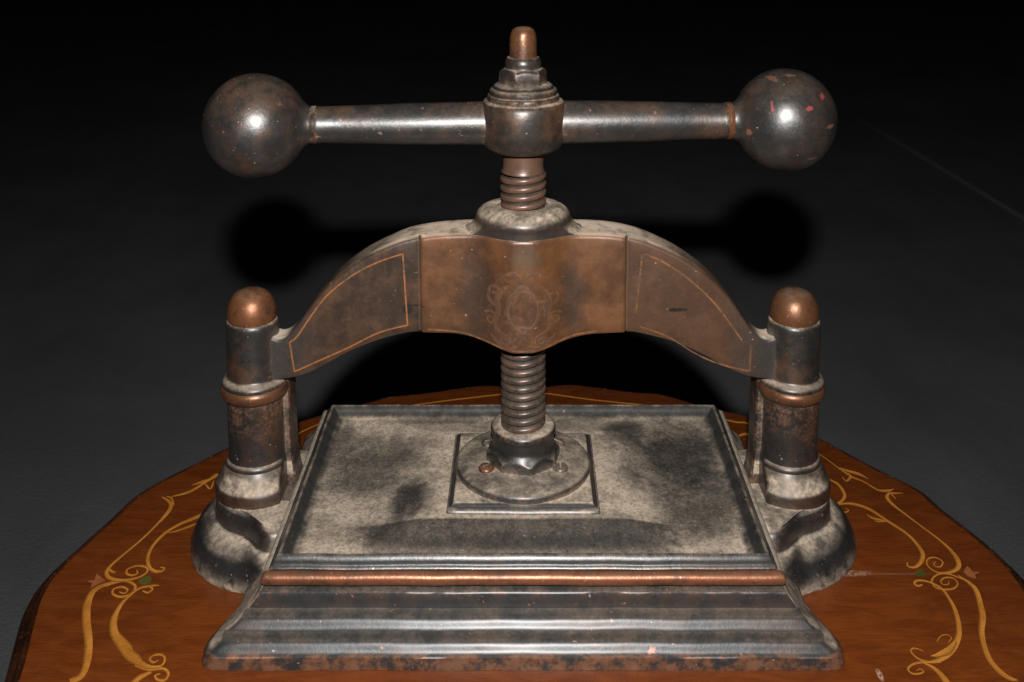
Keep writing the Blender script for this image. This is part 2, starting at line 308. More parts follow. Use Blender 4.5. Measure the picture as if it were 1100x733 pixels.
SCROLLS = [
    [(0.2379, 0.1128, 0.00066), (0.244, 0.102, 0.00082), (0.2498, 0.0885, 0.00096), (0.2559, 0.0769, 0.0019), (0.2632, 0.0698, 0.00126), (0.2705, 0.0587, 0.0017), (0.2778, 0.0574, 0.00186), (0.2834, 0.0601, 0.00031)],
    [(0.2494, 0.09, 0.00048), (0.2552, 0.085, 0.00224), (0.2625, 0.0804, 0.00286), (0.2683, 0.0735, 0.00032)],
    [(0.2525, 0.0842, 0.00048), (0.2553, 0.0775, 0.0019), (0.2501, 0.0707, 0.0011), (0.2488, 0.0769, 0.00048)],
    [(0.2883, 0.0541, 0.00031), (0.2821, 0.0541, 0.00139), (0.2775, 0.0541, 0.00139), (0.2739, 0.0479, 0.0026), (0.2753, 0.0387, 0.00242), (0.2806, 0.0258, 0.00149), (0.287, 0.011, 0.00131), (0.2932, -0.0034, 0.00158), (0.2968, -0.0161, 0.00254), (0.2972, -0.0261, 0.00334), (0.2946, -0.0338, 0.00275), (0.2886, -0.0385, 0.00191), (0.2804, -0.0402, 0.00123), (0.2761, -0.037, 0.0011), (0.2746, -0.0309, 0.00097), (0.2778, -0.0252, 0.00097), (0.2832, -0.0239, 0.00098), (0.2861, -0.0283, 0.00097), (0.283, -0.0333, 0.00083), (0.2796, -0.0333, 0.00083), (0.2795, -0.0301, 0.00069), (0.2819, -0.0283, 0.00042)],
    [(0.2801, 0.046, 0.00046), (0.2791, 0.0519, 0.00123), (0.2771, 0.0552, 0.00046)],
    [(0.2361, 0.0741, 0.00126), (0.2423, 0.0656, 0.00219), (0.243, 0.0519, 0.00231), (0.2381, 0.0434, 0.00183), (0.2321, 0.0408, 0.00106), (0.2299, 0.0466, 0.00076), (0.2324, 0.0487, 0.00046)],
    [(0.2313, 0.0408, 0.00091), (0.2336, 0.033, 0.00105), (0.2367, 0.0294, 0.0009), (0.2403, 0.0319, 0.00075), (0.2388, 0.0345, 0.00045)],
    [(0.2346, 0.0392, 0.00091), (0.2418, 0.0405, 0.00152), (0.2488, 0.0387, 0.00242), (0.2561, 0.033, 0.0027), (0.2619, 0.0233, 0.00222), (0.2674, 0.0134, 0.0022), (0.2728, 0.0037, 0.00217), (0.2757, -0.008, 0.00242), (0.2758, -0.0194, 0.00281), (0.2709, -0.0288, 0.00249), (0.265, -0.0338, 0.00165), (0.261, -0.0327, 0.0011), (0.2622, -0.0288, 0.00055)],
    [(0.252, 0.0271, 0.00045), (0.2548, 0.0221, 0.00178), (0.2607, 0.0196, 0.00133), (0.2655, 0.0163, 0.00044)],
    [(0.2552, 0.0188, 0.00044), (0.2579, 0.0178, 0.00118), (0.263, 0.0178, 0.00044)],
    [(0.2637, -0.0521, 0.00054), (0.2599, -0.0533, 0.00147), (0.2591, -0.0506, 0.00148), (0.2625, -0.0482, 0.00121), (0.2687, -0.0496, 0.00135), (0.2744, -0.0558, 0.00173), (0.2758, -0.0658, 0.00197), (0.2751, -0.0774, 0.00259), (0.272, -0.0906, 0.00279), (0.2674, -0.1014, 0.003), (0.2587, -0.1128, 0.00344), (0.2495, -0.1201, 0.00267), (0.2425, -0.1226, 0.00133), (0.2371, -0.1208, 0.00121), (0.2344, -0.1167, 0.0011), (0.2342, -0.1131, 0.00086), (0.2369, -0.1114, 0.00074), (0.2403, -0.1128, 0.00061), (0.2414, -0.1142, 0.00024)],
    [(0.2443, -0.1179, 0.00024), (0.2495, -0.1171, 0.00219), (0.2573, -0.1128, 0.00319), (0.2647, -0.105, 0.00124)],
    [(0.2486, -0.1226, 0.0006), (0.2426, -0.1224, 0.00109), (0.2363, -0.1229, 0.00109), (0.2309, -0.1246, 0.00108), (0.227, -0.1282, 0.00108), (0.2278, -0.1317, 0.00095), (0.2317, -0.1323, 0.00095), (0.2356, -0.1304, 0.00072), (0.2343, -0.1284, 0.0006), (0.2315, -0.1295, 0.00036)],
    [(0.2375, -0.1231, 0.00072), (0.242, -0.1271, 0.00216), (0.2446, -0.1328, 0.00333), (0.2458, -0.1403, 0.004), (0.2459, -0.1447, 0.0035)],
    [(0.2926, -0.0471, 0.00095), (0.2866, -0.0417, 0.00095), (0.2801, -0.0408, 0.00095), (0.274, -0.0444, 0.00108), (0.2707, -0.0496, 0.00108), (0.2713, -0.0551, 0.00107), (0.2765, -0.0572, 0.00107), (0.2833, -0.0558, 0.00107), (0.2876, -0.0506, 0.00094), (0.2865, -0.0454, 0.00095), (0.2812, -0.045, 0.00095), (0.2771, -0.0486, 0.00081), (0.2774, -0.0521, 0.00067), (0.2809, -0.0517, 0.00067), (0.2825, -0.0488, 0.0004)],
    [(0.2909, -0.0429, 0.00082), (0.2952, -0.0506, 0.00269), (0.2965, -0.0578, 0.00333), (0.2941, -0.0697, 0.00327), (0.2902, -0.0831, 0.00346), (0.284, -0.096, 0.00315), (0.2798, -0.1102, 0.00308), (0.2784, -0.1221, 0.00339), (0.2804, -0.1312, 0.00358), (0.2836, -0.136, 0.00284), (0.2875, -0.1374, 0.00059)],
    [(0.2529, -0.1055, 0.0005), (0.2569, -0.1009, 0.0005), (0.2614, -0.0996, 0.0005), (0.2629, -0.1023, 0.0005), (0.2596, -0.1062, 0.0005)],
    [(-0.2617, 0.0317, 0.00206), (-0.2641, 0.0159, 0.00168), (-0.2684, -0.0006, 0.00165), (-0.2741, -0.0165, 0.00161), (-0.2789, -0.0293, 0.00206), (-0.2804, -0.0379, 0.00235), (-0.2771, -0.0445, 0.00233), (-0.2704, -0.0478, 0.00201), (-0.2627, -0.0478, 0.0017), (-0.2558, -0.0445, 0.00155), (-0.2527, -0.0391, 0.00141), (-0.255, -0.0342, 0.00142), (-0.2618, -0.0327, 0.00126), (-0.2669, -0.0362, 0.00141), (-0.2659, -0.0411, 0.0014), (-0.2613, -0.043, 0.00124), (-0.2587, -0.0406, 0.00109), (-0.2606, -0.0372, 0.00063)],
    [(-0.2815, -0.0342, 0.00047), (-0.2769, -0.0386, 0.00156), (-0.2739, -0.0396, 0.00047)],
    [(-0.2319, 0.0294, 0.00411), (-0.2406, 0.0216, 0.00305), (-0.2497, 0.0131, 0.00251), (-0.2561, 0.0021, 0.00248), (-0.259, -0.0113, 0.00227), (-0.2577, -0.0242, 0.00223), (-0.2531, -0.0342, 0.0022), (-0.2477, -0.0386, 0.00203), (-0.2432, -0.0382, 0.00157), (-0.2425, -0.035, 0.0011), (-0.2457, -0.034, 0.00063)],
    [(-0.2336, 0.0182, 0.00051), (-0.2395, 0.0126, 0.00201), (-0.2463, 0.0076, 0.00133), (-0.2527, 0.0043, 0.00066)],
    [(-0.2388, 0.0805, 0.0043), (-0.2454, 0.0696, 0.00247), (-0.2537, 0.0562, 0.00261), (-0.2654, 0.0495, 0.00086)],
    [(-0.2417, 0.0751, 0.00071), (-0.2481, 0.0696, 0.00247), (-0.2548, 0.0646, 0.00053)],
    [(-0.2396, 0.0709, 0.00071), (-0.2392, 0.0602, 0.00157), (-0.245, 0.0671, 0.0007)],
    [(-0.2725, 0.0492, 0.00069), (-0.2676, 0.0456, 0.00154), (-0.2623, 0.0391, 0.00272), (-0.2614, 0.0295, 0.00269), (-0.2635, 0.0174, 0.00182)],
    [(-0.26, 0.0391, 0.00085), (-0.2643, 0.0471, 0.0012), (-0.269, 0.0501, 0.00069)],
    [(-0.2401, -0.0528, 0.00046), (-0.2456, -0.0535, 0.00138), (-0.2433, -0.057, 0.00122), (-0.2453, -0.06, 0.00121), (-0.249, -0.0581, 0.00091)],
    [(-0.2456, -0.0535, 0.00123), (-0.2521, -0.0558, 0.00153), (-0.2557, -0.0627, 0.00182), (-0.2584, -0.0717, 0.00254), (-0.2579, -0.0848, 0.00381), (-0.2531, -0.0974, 0.00431), (-0.245, -0.1076, 0.00453), (-0.2358, -0.1174, 0.00502), (-0.228, -0.1236, 0.00304), (-0.2206, -0.127, 0.00179), (-0.2145, -0.126, 0.00138), (-0.2136, -0.1213, 0.00139), (-0.2164, -0.117, 0.00112), (-0.2213, -0.1168, 0.00112), (-0.2232, -0.1203, 0.00125), (-0.2199, -0.1232, 0.00111), (-0.2175, -0.1213, 0.00069)],
    [(-0.2364, -0.1119, 0.00028), (-0.2411, -0.1086, 0.00339), (-0.2502, -0.0995, 0.00287)],
    [(-0.2264, -0.1236, 0.00028), (-0.2318, -0.119, 0.00362), (-0.24, -0.1135, 0.00281)],
    [(-0.2301, -0.1255, 0.00069), (-0.2207, -0.1289, 0.00137), (-0.2127, -0.1281, 0.00137), (-0.2083, -0.1318, 0.0015), (-0.2084, -0.1368, 0.00135), (-0.2126, -0.1366, 0.00122), (-0.2152, -0.1337, 0.00109), (-0.2127, -0.1322, 0.00068)],
    [(-0.2187, -0.1307, 0.00137), (-0.2235, -0.1344, 0.00326), (-0.2259, -0.139, 0.00378), (-0.2263, -0.1435, 0.00375)],
    [(-0.275, -0.0539, 0.00092), (-0.2669, -0.0488, 0.00154), (-0.2603, -0.0499, 0.00154), (-0.2553, -0.0546, 0.00168), (-0.2555, -0.0604, 0.00152), (-0.2605, -0.0641, 0.00151), (-0.267, -0.0616, 0.00136), (-0.2685, -0.057, 0.00137), (-0.2644, -0.0546, 0.00122), (-0.2594, -0.0574, 0.00107), (-0.2602, -0.0607, 0.00091), (-0.2641, -0.0593, 0.00061)],
    [(-0.2669, -0.0488, 0.00123), (-0.2764, -0.0523, 0.00261), (-0.2813, -0.0593, 0.00395), (-0.28, -0.0717, 0.00448), (-0.2745, -0.0869, 0.00438), (-0.2665, -0.1036, 0.00427), (-0.2612, -0.1174, 0.00419), (-0.2584, -0.1289, 0.00384), (-0.2591, -0.1353, 0.0038), (-0.2634, -0.1381, 0.00297)],
    [(-0.1996, 0.1188, 0.00122), (-0.1933, 0.132, 0.00124), (-0.1835, 0.1487, 0.00126), (-0.1621, 0.166, 0.00128), (-0.1162, 0.184, 0.00131), (-0.0747, 0.1975, 0.00133), (-0.0219, 0.2105, 0.00135), (0.0, 0.2167, 0.00135), (0.0194, 0.2132, 0.00135), (0.0616, 0.2009, 0.00133), (0.1135, 0.189, 0.00132), (0.16, 0.1724, 0.00129), (0.1813, 0.1615, 0.0016), (0.1913, 0.1596, 0.00159), (0.1988, 0.1502, 0.00158), (0.2129, 0.1395, 0.00125), (0.2286, 0.1246, 0.00115), (0.2385, 0.113, 0.00091)],
    [(0.1795, 0.1365, 0.00155), (0.1859, 0.141, 0.00234), (0.1943, 0.1365, 0.00233), (0.2047, 0.1275, 0.00154)],
]
TULIPS = [[(0.2951, -0.0391), (0.301, -0.0316), (0.3024, -0.0348), (0.3026, -0.0387), (0.3085, -0.0391), (0.3029, -0.0425), (0.3017, -0.0479), (0.2978, -0.0459), (0.2955, -0.0425)], [(-0.2904, -0.0488), (-0.2851, -0.0476), (-0.2865, -0.0401), (-0.2811, -0.044), (-0.2756, -0.0488), (-0.2801, -0.0525), (-0.2846, -0.0574), (-0.2851, -0.0516)]]
LEAVES = [[(0.2624, -0.0391), (0.2659, -0.037), (0.2684, -0.0357), (0.2703, -0.038), (0.2711, -0.0425), (0.2675, -0.0454), (0.2643, -0.045), (0.2623, -0.0429)], [(-0.2563, -0.0492), (-0.2551, -0.0452), (-0.2522, -0.0423), (-0.2488, -0.0433), (-0.2466, -0.0464), (-0.2461, -0.0511), (-0.2491, -0.0535), (-0.2528, -0.0525)]]


def ribbon(bm, pts, lift=0.0, sub=8):
    lay = bm.verts.layers.float.new('shade')
    S = spline(pts, sub); L = []
    for i, p in enumerate(S):
        d = S[min(i+1, len(S)-1)]-S[max(i-1, 0)]
        d = Vector((d.x, d.y)); d = d.normalized() if d.length > 1e-9 else Vector((1, 0))
        w = max(p.z, .0004)*.5*1.08/math.sqrt(d.y**2+(.6*d.x)**2)
        L.append(((p.x-d.y*w, p.y+d.x*w), (p.x+d.y*w, p.y-d.x*w)))
    V = [(bm.verts.new((a[0]+TO.x, a[1]+TO.y, TO.z+lift)), bm.verts.new((b[0]+TO.x, b[1]+TO.y, TO.z+lift))) for a, b in L]
    for a, b in V: a[lay] = 0.0; b[lay] = 1.0
    for (a, b), (c_, d_) in zip(V, V[1:]): bm.faces.new((a, b, d_, c_))
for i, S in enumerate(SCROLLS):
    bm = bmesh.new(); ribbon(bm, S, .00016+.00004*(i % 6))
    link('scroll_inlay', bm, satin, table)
def patch(poly, lift):
    bm = bmesh.new(); bm.faces.new([bm.verts.new((x+TO.x, y+TO.y, TO.z+lift)) for x, y in poly]); return bm
def shrink(P, f):
    cx, cy = sum(p[0] for p in P)/len(P), sum(p[1] for p in P)/len(P)
    return [(cx+(x-cx)*f, cy+(y-cy)*f) for x, y in P]
TULIPS = [shrink(P, .85) for P in TULIPS]; LEAVES = [shrink(P, .85) for P in LEAVES]
for P in TULIPS: link('flower_inlay', patch(P, .00042), redw, table, label='small red tulip inlay beside the scroll')
for P in LEAVES: link('leaf_inlay', patch(P, .00044), greenw, table, label='small green leaf inlay between the scroll spirals')

# ------------------------------------------------------------------ the press
press = empty('copying_press', (0, 0, 0))
press['label'] = 'antique black cast iron screw press with a ball ended handle, standing on the inlaid table'
press['category'] = 'press'

def base_edge(k, mid, fine):
    z = k.xyz()[2]
    low = k.inv(k.step(z, .0086, .0096))
    return k.mul(low, k.step(mid, .38, .54))
def base_dust(k, du, big, mid, fine):
    x = k.math('ABSOLUTE', k.xyz()[0]); z = k.xyz()[2]
    side = k.mul(k.step(k.math('ABSOLUTE', k.xyz(k.geo.outputs['Normal'])[0]), .25, .5), k.step(z, .009, .011))
    return k.add(du, k.mul(side, k.fmix(k.step(k.add(k.mul(big, .4), k.mul(mid, .6)), .38, .60), .18, .62)), True)
m_base = iron('base_iron', dark=(.044, .047, .050), rough=.45, dust=.17, cav=.04, dust_lo=.80, chips=.85, chip_col=(.26, .105, .070), brown_amt=.25, copper_edge=base_edge, metal=.5, extra=base_dust)
def ped_dust(k, du, big, mid, fine):
    # rubbed dark flanks, pale worn rim at the foot
    z = k.xyz()[2]
    rim = k.mul(k.inv(k.step(k.add(z, k.mul(k.sub(big, .5), .02)), .002, .013)), k.step(mid, .36, .56))
    return k.add(k.mul(du, k.fmix(k.step(big, .35, .6), .8, 1.0)), k.mul(rim, .42), True)
m_ped = iron('pedestal_iron', dark=(.028, .029, .030), rough=.42, dust=.85, cav=.45, chips=.4, chip_col=(.33, .20, .15), brown_amt=.12, extra=ped_dust, dust_lo=.72, pits=1.2)
def shoulder_dust(k, du, big, mid, fine):
    # dust caught on the sloping shoulder of the column base; the drum below it stays black
    z = k.xyz()[2]
    zone = k.mul(k.step(z, .0460, .0480), k.inv(k.step(z, .0545, .0590)))
    drum = k.mul(k.step(z, .036, .037), k.inv(k.step(z, .0450, .0465)))
    fin = k.inv(k.step(k.math('ABSOLUTE', k.xyz(k.geo.outputs['Normal'])[0]), .55, .8))
    return k.add(k.mul(du, k.inv(k.mul(drum, .8))), k.mul(k.mul(zone, fin), k.fmix(k.step(mid, .38, .58), .25, .72)), True)
m_pillar = iron('pillar_iron', dark=(.026, .024, .022), brown=(.085, .036, .016), brown_amt=.6, rough=.43, dust=.75, cav=.35, chips=.25, dust_lo=.30, metal=.3, extra=shoulder_dust)
m_ball = iron('ball_iron', dark=(.031, .029, .028), brown=(.085, .038, .018), brown_amt=.6, rough=.40, dust=.06, cav=.1, chips=.6, chip_col=(.20, .10, .075), pits=1.7, metal=.35, coat=.4)
m_rod = iron('rod_iron', dark=(.036, .034, .033), brown=(.105, .048, .022), brown_amt=.6, rough=.40, dust=.05, cav=.2, chips=.9, chip_col=(.20, .115, .09), pits=1.5, metal=.35, coat=.3, w=17)
def ball_chips(k, c):
    wv = k.add(k.mul(k.noise(330, 4, .7, w=3), .75), k.mul(k.noise(900, 2, .6, w=4), .25))
    for (x, z), (rx, rz), cc in [((.1620, .3146), (.0008, .0034), (.24, .045, .042)), ((.1852, .3144), (.0022, .0014), (.30, .05, .048)), ((.1960, .3207), (.0017, .0020), (.27, .05, .046)),
                           ((.2010, .3015), (.0030, .0014), (.17, .075, .045)), ((.1655, .3305), (.0028, .0012), (.15, .07, .042)), ((.1770, .3328), (.0034, .0006), (.14, .075, .045)), ((.1490, .2960), (.0016, .0020), (.17, .07, .045)), ((.190, .280), (.003, .001), (.11, .055, .032))]:
        f = k.mul(k.mul(k.spot((x, -.02, z), (rx, 1, rz), .22, k.add(.5, k.mul(k.sub(wv, .5), 2.2))), .9), k.step(k.xyz(k.geo.outputs['Normal'])[1], 0, -.2))
        c = k.mix(f, c, cc)
    return c
m_ball_red = iron('ball_iron_chipped', dark=(.031, .030, .029), brown=(.075, .036, .018), brown_amt=.5, rough=.40, dust=.06, cav=.1, chips=.3, chip_col=(.20, .10, .07), pits=1.7, metal=.35, w=13, coat=.4, tint=ball_chips)
m_hub = iron('hub_iron', dark=(.042, .034, .028), brown=(.135, .060, .026), brown_amt=.7, rough=.40, dust=.7, cav=.35, chips=.08, metal=.5, dust_lo=.6)
def thread_tint(k, c):
    p = k.n('ShaderNodeCombineXYZ'); xyz = k.xyz(); k.put(p.inputs[0], xyz[0]); k.put(p.inputs[1], xyz[1])
    n = k.n('ShaderNodeVectorMath'); n.operation = 'LENGTH'; k.put(n.inputs[0], p.outputs[0])
    r = n.outputs['Value']; z = xyz[2]
    c = k.mix(k.mul(k.step(z, .20, .23), k.fmix(k.noise(120, 4, .6), .2, .9)), c, (.155, .072, .042))
    groove_shade = k.mul(k.inv(k.step(r, .0141, .0152)), k.inv(k.step(z, .2665, .268)))
    return k.mix(k.mul(groove_shade, .85), c, (.018, .014, .012))  # shade between the thread ridges is painted into the colour
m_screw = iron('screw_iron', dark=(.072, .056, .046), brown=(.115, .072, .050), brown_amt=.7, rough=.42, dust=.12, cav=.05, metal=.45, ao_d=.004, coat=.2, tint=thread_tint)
m_nut = iron('nut_iron', dark=(.026, .025, .024), rough=.42, dust=.85, cav=.35, brown_amt=.1, dust_lo=.45, coat=.2)
m_bolt = iron('bolt_iron', dark=(.040, .038, .036), rough=.42, dust=.25, cav=.3, brown_amt=.3)
m_flange = iron('flange_iron', dark=(.045, .044, .043), rough=.42, dust=.62, cav=.4, brown_amt=.12, dust_lo=.5)
m_cop = copper('worn_copper', amt=.8)
m_cop2 = copper('dark_copper', w=9, base=(.140, .058, .026), amt=.85)
m_bead = copper('bead_copper', w=4, base=(.205, .076, .036), dark=(.075, .034, .020), amt=.75, dust=.15, front=-.0985)

# base: moulded slab
BX, BY = .160, .103
prof = [(.0266, .0002, .009), (.0266, .0076, .009), (.0263, .0083, .009)]
# two rolls in one continuous wave between the plinth and the upper fascia
ax_, az_, bx_, bz_ = .0252, .0088, .0012, .0218
ll = math.hypot(bx_-ax_, bz_-az_); nx_, nz_ = (bz_-az_)/ll, (ax_-bx_)/ll
for i in range(41):
    t = i/40; d = .0023*(1-math.cos(4*PI*t))/2
    o_ = ax_+(bx_-ax_)*t+nx_*d; z_ = az_+(bz_-az_)*t+nz_*d
    prof.append((o_, z_, .0008+max(0, o_)*.30))
prof += [(.0012, .0230, .001), (.0012, .0306, .001), (.0006, .0318, .001), (-.0010, .0324, .001), (-.0040, .0326, .001), (-.0060, .0327, .001)]
# the flanks sweep out in one hollow curve instead of repeating the front moulding
def flank(z):
    return interp([(.0002, .0318), (.0060, .0318), (.0084, .0296), (.0105, .0268), (.0130, .0225), (.0165, .0170), (.0200, .0120), (.0225, .0080), (.0255, .0048), (.0290, .0022), (.0320, .0010), (.0330, -.002)], z)
bm = bmesh.new()
loft(bm, [rrect(BX+min(flank(z), o+.0075 if z < .0315 else o), BY+o, z, r=max(r, .0008), nc=4, ns=44) for o, z, r in prof])
for v in bm.verts:
    w = min(1, max(0, (-v.co.y-.078)/.042)); w = .60+.40*w*w*(3-2*w)
    if abs(v.co.x) > BX+.0012: v.co.x = math.copysign(BX+.0012+(abs(v.co.x)-BX-.0012)*w, v.co.x)
wobble(bm, .0003, 30, 77); wobble(bm, .0002, 140, 78)
link('base', bm, m_base, press, 42)

# platen
m_floorcell = (.0435)
def platen_dust(k, du, big, mid, fine):
    wa = k.noise(30, 3, .55, w=15); wb = k.noise(160, 5, .65, w=16); wc = k.noise(700, 3, .6, w=17)
    wp = k.add(k.mul(wa, .66), k.add(k.mul(wb, .24), k.mul(wc, .10)))
    z = k.xyz()[2]; y = k.xyz()[1]; x = k.xyz()[0]
    up = k.step(k.nz(), .75, .97)
    def sp(c, r, a, soft=.62): return k.mul(k.spot(c, r, soft, wp), a)
    s = 0.0
    for c, r, a in [((-.112, .012), (.033, .042), .80), ((-.078, -.030), (.012, .024), 1), ((.112, .026), (.038, .056), 1), ((.082, .062), (.018, .020), .9), ((-.070, .083), (.034, .007), .7),
                    ((.118, -.045), (.030, .026), .85), ((.03, .088), (.055, .007), .5), ((-.115, -.062), (.03, .012), .35), ((-.135, .05), (.006, .03), .6), ((.01, -.074), (.10, .006), .6)]:
        s = k.math('MAXIMUM', s, sp(c, r, a))
    # the sloping front face of the raised square is wiped clean
    ax = k.math('ABSOLUTE', x)
    fr = k.mul(k.mul(k.inv(k.step(y, -.0562, -.0530)), k.inv(k.step(k.add(ax, k.mul(k.sub(wp, .5), .08)), 0.082, .116))), k.fmix(k.step(k.add(y, k.mul(k.sub(wp, .5), .03)), -.086, -.072), .45, .97))
    inner = k.mul(k.inv(k.step(ax, .1385, .1425)), k.inv(k.step(k.math('ABSOLUTE', y), .0845, .088)))
    d = k.mul(k.fmix(s, 1.0, k.fmix(k.step(k.add(k.mul(wb, .5), k.mul(wc, .5)), .34, .66), .03, .25)), k.fmix(k.step(wp, .42, .54), .70, 1.0))
    d = k.mul(d, k.inv(k.mul(fr, k.fmix(k.step(k.add(k.mul(wb, .5), k.mul(wc, .5)), .3, .7), .92, .70))))
    d = k.add(d, k.mul(k.step(k.noise(420, 2, .5, w=33), .68, .73), .45), True)
    d = k.sub(d, k.mul(k.step(k.noise(520, 2, .5, w=35), .66, .71), .35), True)
    # rim: only a little dust on the outside, dark inner slopes
    rim = k.mul(up, k.fmix(k.step(mid, .38, .6), .12, .4))
    return k.fmix(inner, k.add(rim, k.mul(du, .2), True), d)
m_platen = iron('platen_iron', dark=(.048, .050, .051), rough=.36, dust=.35, cav=.25, chips=.25, chip_col=(.20, .09, .06), brown_amt=.12, extra=platen_dust, metal=.5)
PX_, PY_ = .1558, .1000
pl = [(.1530, .0970, .0350), (.1540, .0980, .0360), (.1545, .0985, .0425), (.1553, .0990, .0432), (.1556, .0993, .0440), (.1550, .0987, .0449), (.1541, .0979, .0453), (.1536, .0975, .0458), (.1533, .0972, .0472),
      (.1526, .0966, .0485), (.1520, .0960, .0493), (.1514, .0953, .0501), (.1506, .0946, .0506), (.1498, .0938, .0506), (.1490, .0930, .0502), (.1470, .0908, .0478), (.1452, .0888, .0456),
      (.1432, .0866, .0443), (.1410, .0846, .0437), (.1380, .082, .0435), (.120, .0815, .0435), (.101, .0805, .0436), (.097, .078, .0440), (.0735, .0600, .0480), (.0700, .0570, .0487), (.0670, .0545, .0489), (.0520, .0512, .0488)]
bm = bmesh.new()
loft(bm, [rrect(hx, hy, z, r=.0008 if z > .0437 or hx > .1385 else .004, nc=3, ns=40) for hx, hy, z in pl])
wobble(bm, .0004, 33, 5)
platen = link('platen', bm, m_platen, press, 34)
bm = bmesh.new(); loops = []
for i in range(14):
    a = 2*PI*i/14
    loops.append(rrect(PX_+.0043*math.cos(a), PY_+.0043*math.cos(a), .0388+.0042*math.sin(a), r=.0015, nc=3, ns=40))
loops.append(loops[0]); loft(bm, loops, False, False); bmesh.ops.remove_doubles(bm, verts=bm.verts, dist=1e-6); wobble(bm, .0004, 40, 2)
link('copper_bead', bm, m_bead, platen, 60)
bm = bmesh.new()
sq = [(.0506, .0500, .0484), (.0506, .0500, .0496), (.0500, .0494, .0506), (.0488, .0481, .0512), (.0476, .0466, .0524), (.0464, .0453, .0536), (.0455, .0443, .0540), (.0440, .0430, .0540)]
loft(bm, [rrect(a, b, z, r=.0008, nc=2, ns=16) for a, b, z in sq]); wobble(bm, .0003, 40, 9)
m_sq = iron('mount_iron', dark=(.046, .046, .046), rough=.40, dust=.9, cav=.4, brown_amt=.1, dust_lo=.8)
link('mounting_plate', bm, m_sq, platen, 30)
bm = bmesh.new()
lathe(bm, [(.0458, .0530), (.0465, .0536), (.0472, .0548), (.0474, .0562), (.0470, .0576), (.0460, .0588), (.0444, .0596), (.041, .0602), (.030, .0610), (.0265, .0614), (.0255, .0616), (.02, .0616)], seg=96); wobble(bm, .0003, 40, 3)
flange = link('flange', bm, m_flange, platen, 40)
for i, a in enumerate((-148, -31, 35, 145)):
    x, y = .0298*math.cos(math.radians(a)), .0298*math.sin(math.radians(a))
    bm = bmesh.new()
    lathe(bm, [(.0056, .0596), (.0055, .0616), (.0047, .0628), (.0030, .0634), (.001, .0635)], (x, y, 0), 28)
    sh = link('screw_head', bm, m_cop if i == 0 else m_bolt, flange, 40)
    bm = bmesh.new()
    t = math.radians(40+50*i); ux, uy = math.cos(t), math.sin(t)
    loft(bm, [[(x+ux*.0034*s-uy*.0005*q, y+uy*.0034*s+ux*.0005*q, z) for s, q in ((-1, -1), (1, -1), (1, 1), (-1, 1))] for z in (.0629, .06365)])
    link('slot', bm, m_nut, sh)
# octagonal nut with a rounded collar
bm = bmesh.new(); loops = []
N = 96
def octo(a):
    b = (a+PI/8) % (PI/4)-PI/8; return 1/math.cos(b)
for r, z, f in [(.0240, .0584, 1), (.0243, .0592, 1), (.0243, .0655, 1), (.0240, .0668, 1), (.0236, .0677, .75), (.0228, .0690, .35), (.0218, .0704, .1), (.0213, .0716, 0), (.0213, .0762, 0), (.0216, .0782, 0), (.0224, .0795, 0), (.0228, .0810, 0), (.0226, .0826, 0), (.0217, .0840, 0), (.0203, .0848, 0), (.0185, .0850, 0), (.0165, .0846, 0), (.0150, .084, 0)]:
    loops.append([(r*(1+f*(octo(2*PI*i/N+.2)-1))*math.cos(2*PI*i/N), r*(1+f*(octo(2*PI*i/N+.2)-1))*math.sin(2*PI*i/N), z+(.0022*(octo(2*PI*i/N+.2)-1)/.0824*(-1) if .0655 <= z <= .0690 else 0)) for i in range(N)])
loft(bm, loops)
bmesh.ops.translate(bm, vec=(0, 0, .0014), verts=bm.verts)
link('nut', bm, m_nut, platen, 30)

# main screw with a square-cut thread
bm = bmesh.new()
def thread(z0, z1, pitch=.0059, r0=.0136, r1=.01560, seg=48):
    # one helical surface: rings of vertices that climb with the angle
    pts = [(r0, 0.0), (r0, .12), (r1-.0006, .26), (r1-.0001, .36), (r1, .62), (r1-.0003, .76), (r0+.0004, .90), (r0, .96)]
    turns = int((z1-z0)/pitch)
    prev = None
    for i in range(turns*seg+1):
        a = 2*PI*i/seg; zz = z0+pitch*i/seg
        row = [bm.verts.new((r*math.cos(a), r*math.sin(a), zz+f*pitch)) for r, f in pts]
        row.append(bm.verts.new((r0*math.cos(a), r0*math.sin(a), zz+pitch)))
        if prev:
            for j in range(len(row)-1): bm.faces.new((prev[j], row[j], row[j+1], prev[j+1]))
        prev = row
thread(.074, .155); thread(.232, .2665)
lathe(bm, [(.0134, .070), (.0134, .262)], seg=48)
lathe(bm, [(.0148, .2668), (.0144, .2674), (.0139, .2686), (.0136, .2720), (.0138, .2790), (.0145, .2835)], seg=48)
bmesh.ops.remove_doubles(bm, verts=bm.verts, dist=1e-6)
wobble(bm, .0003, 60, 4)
screw = link('screw', bm, m_screw, press, 40)

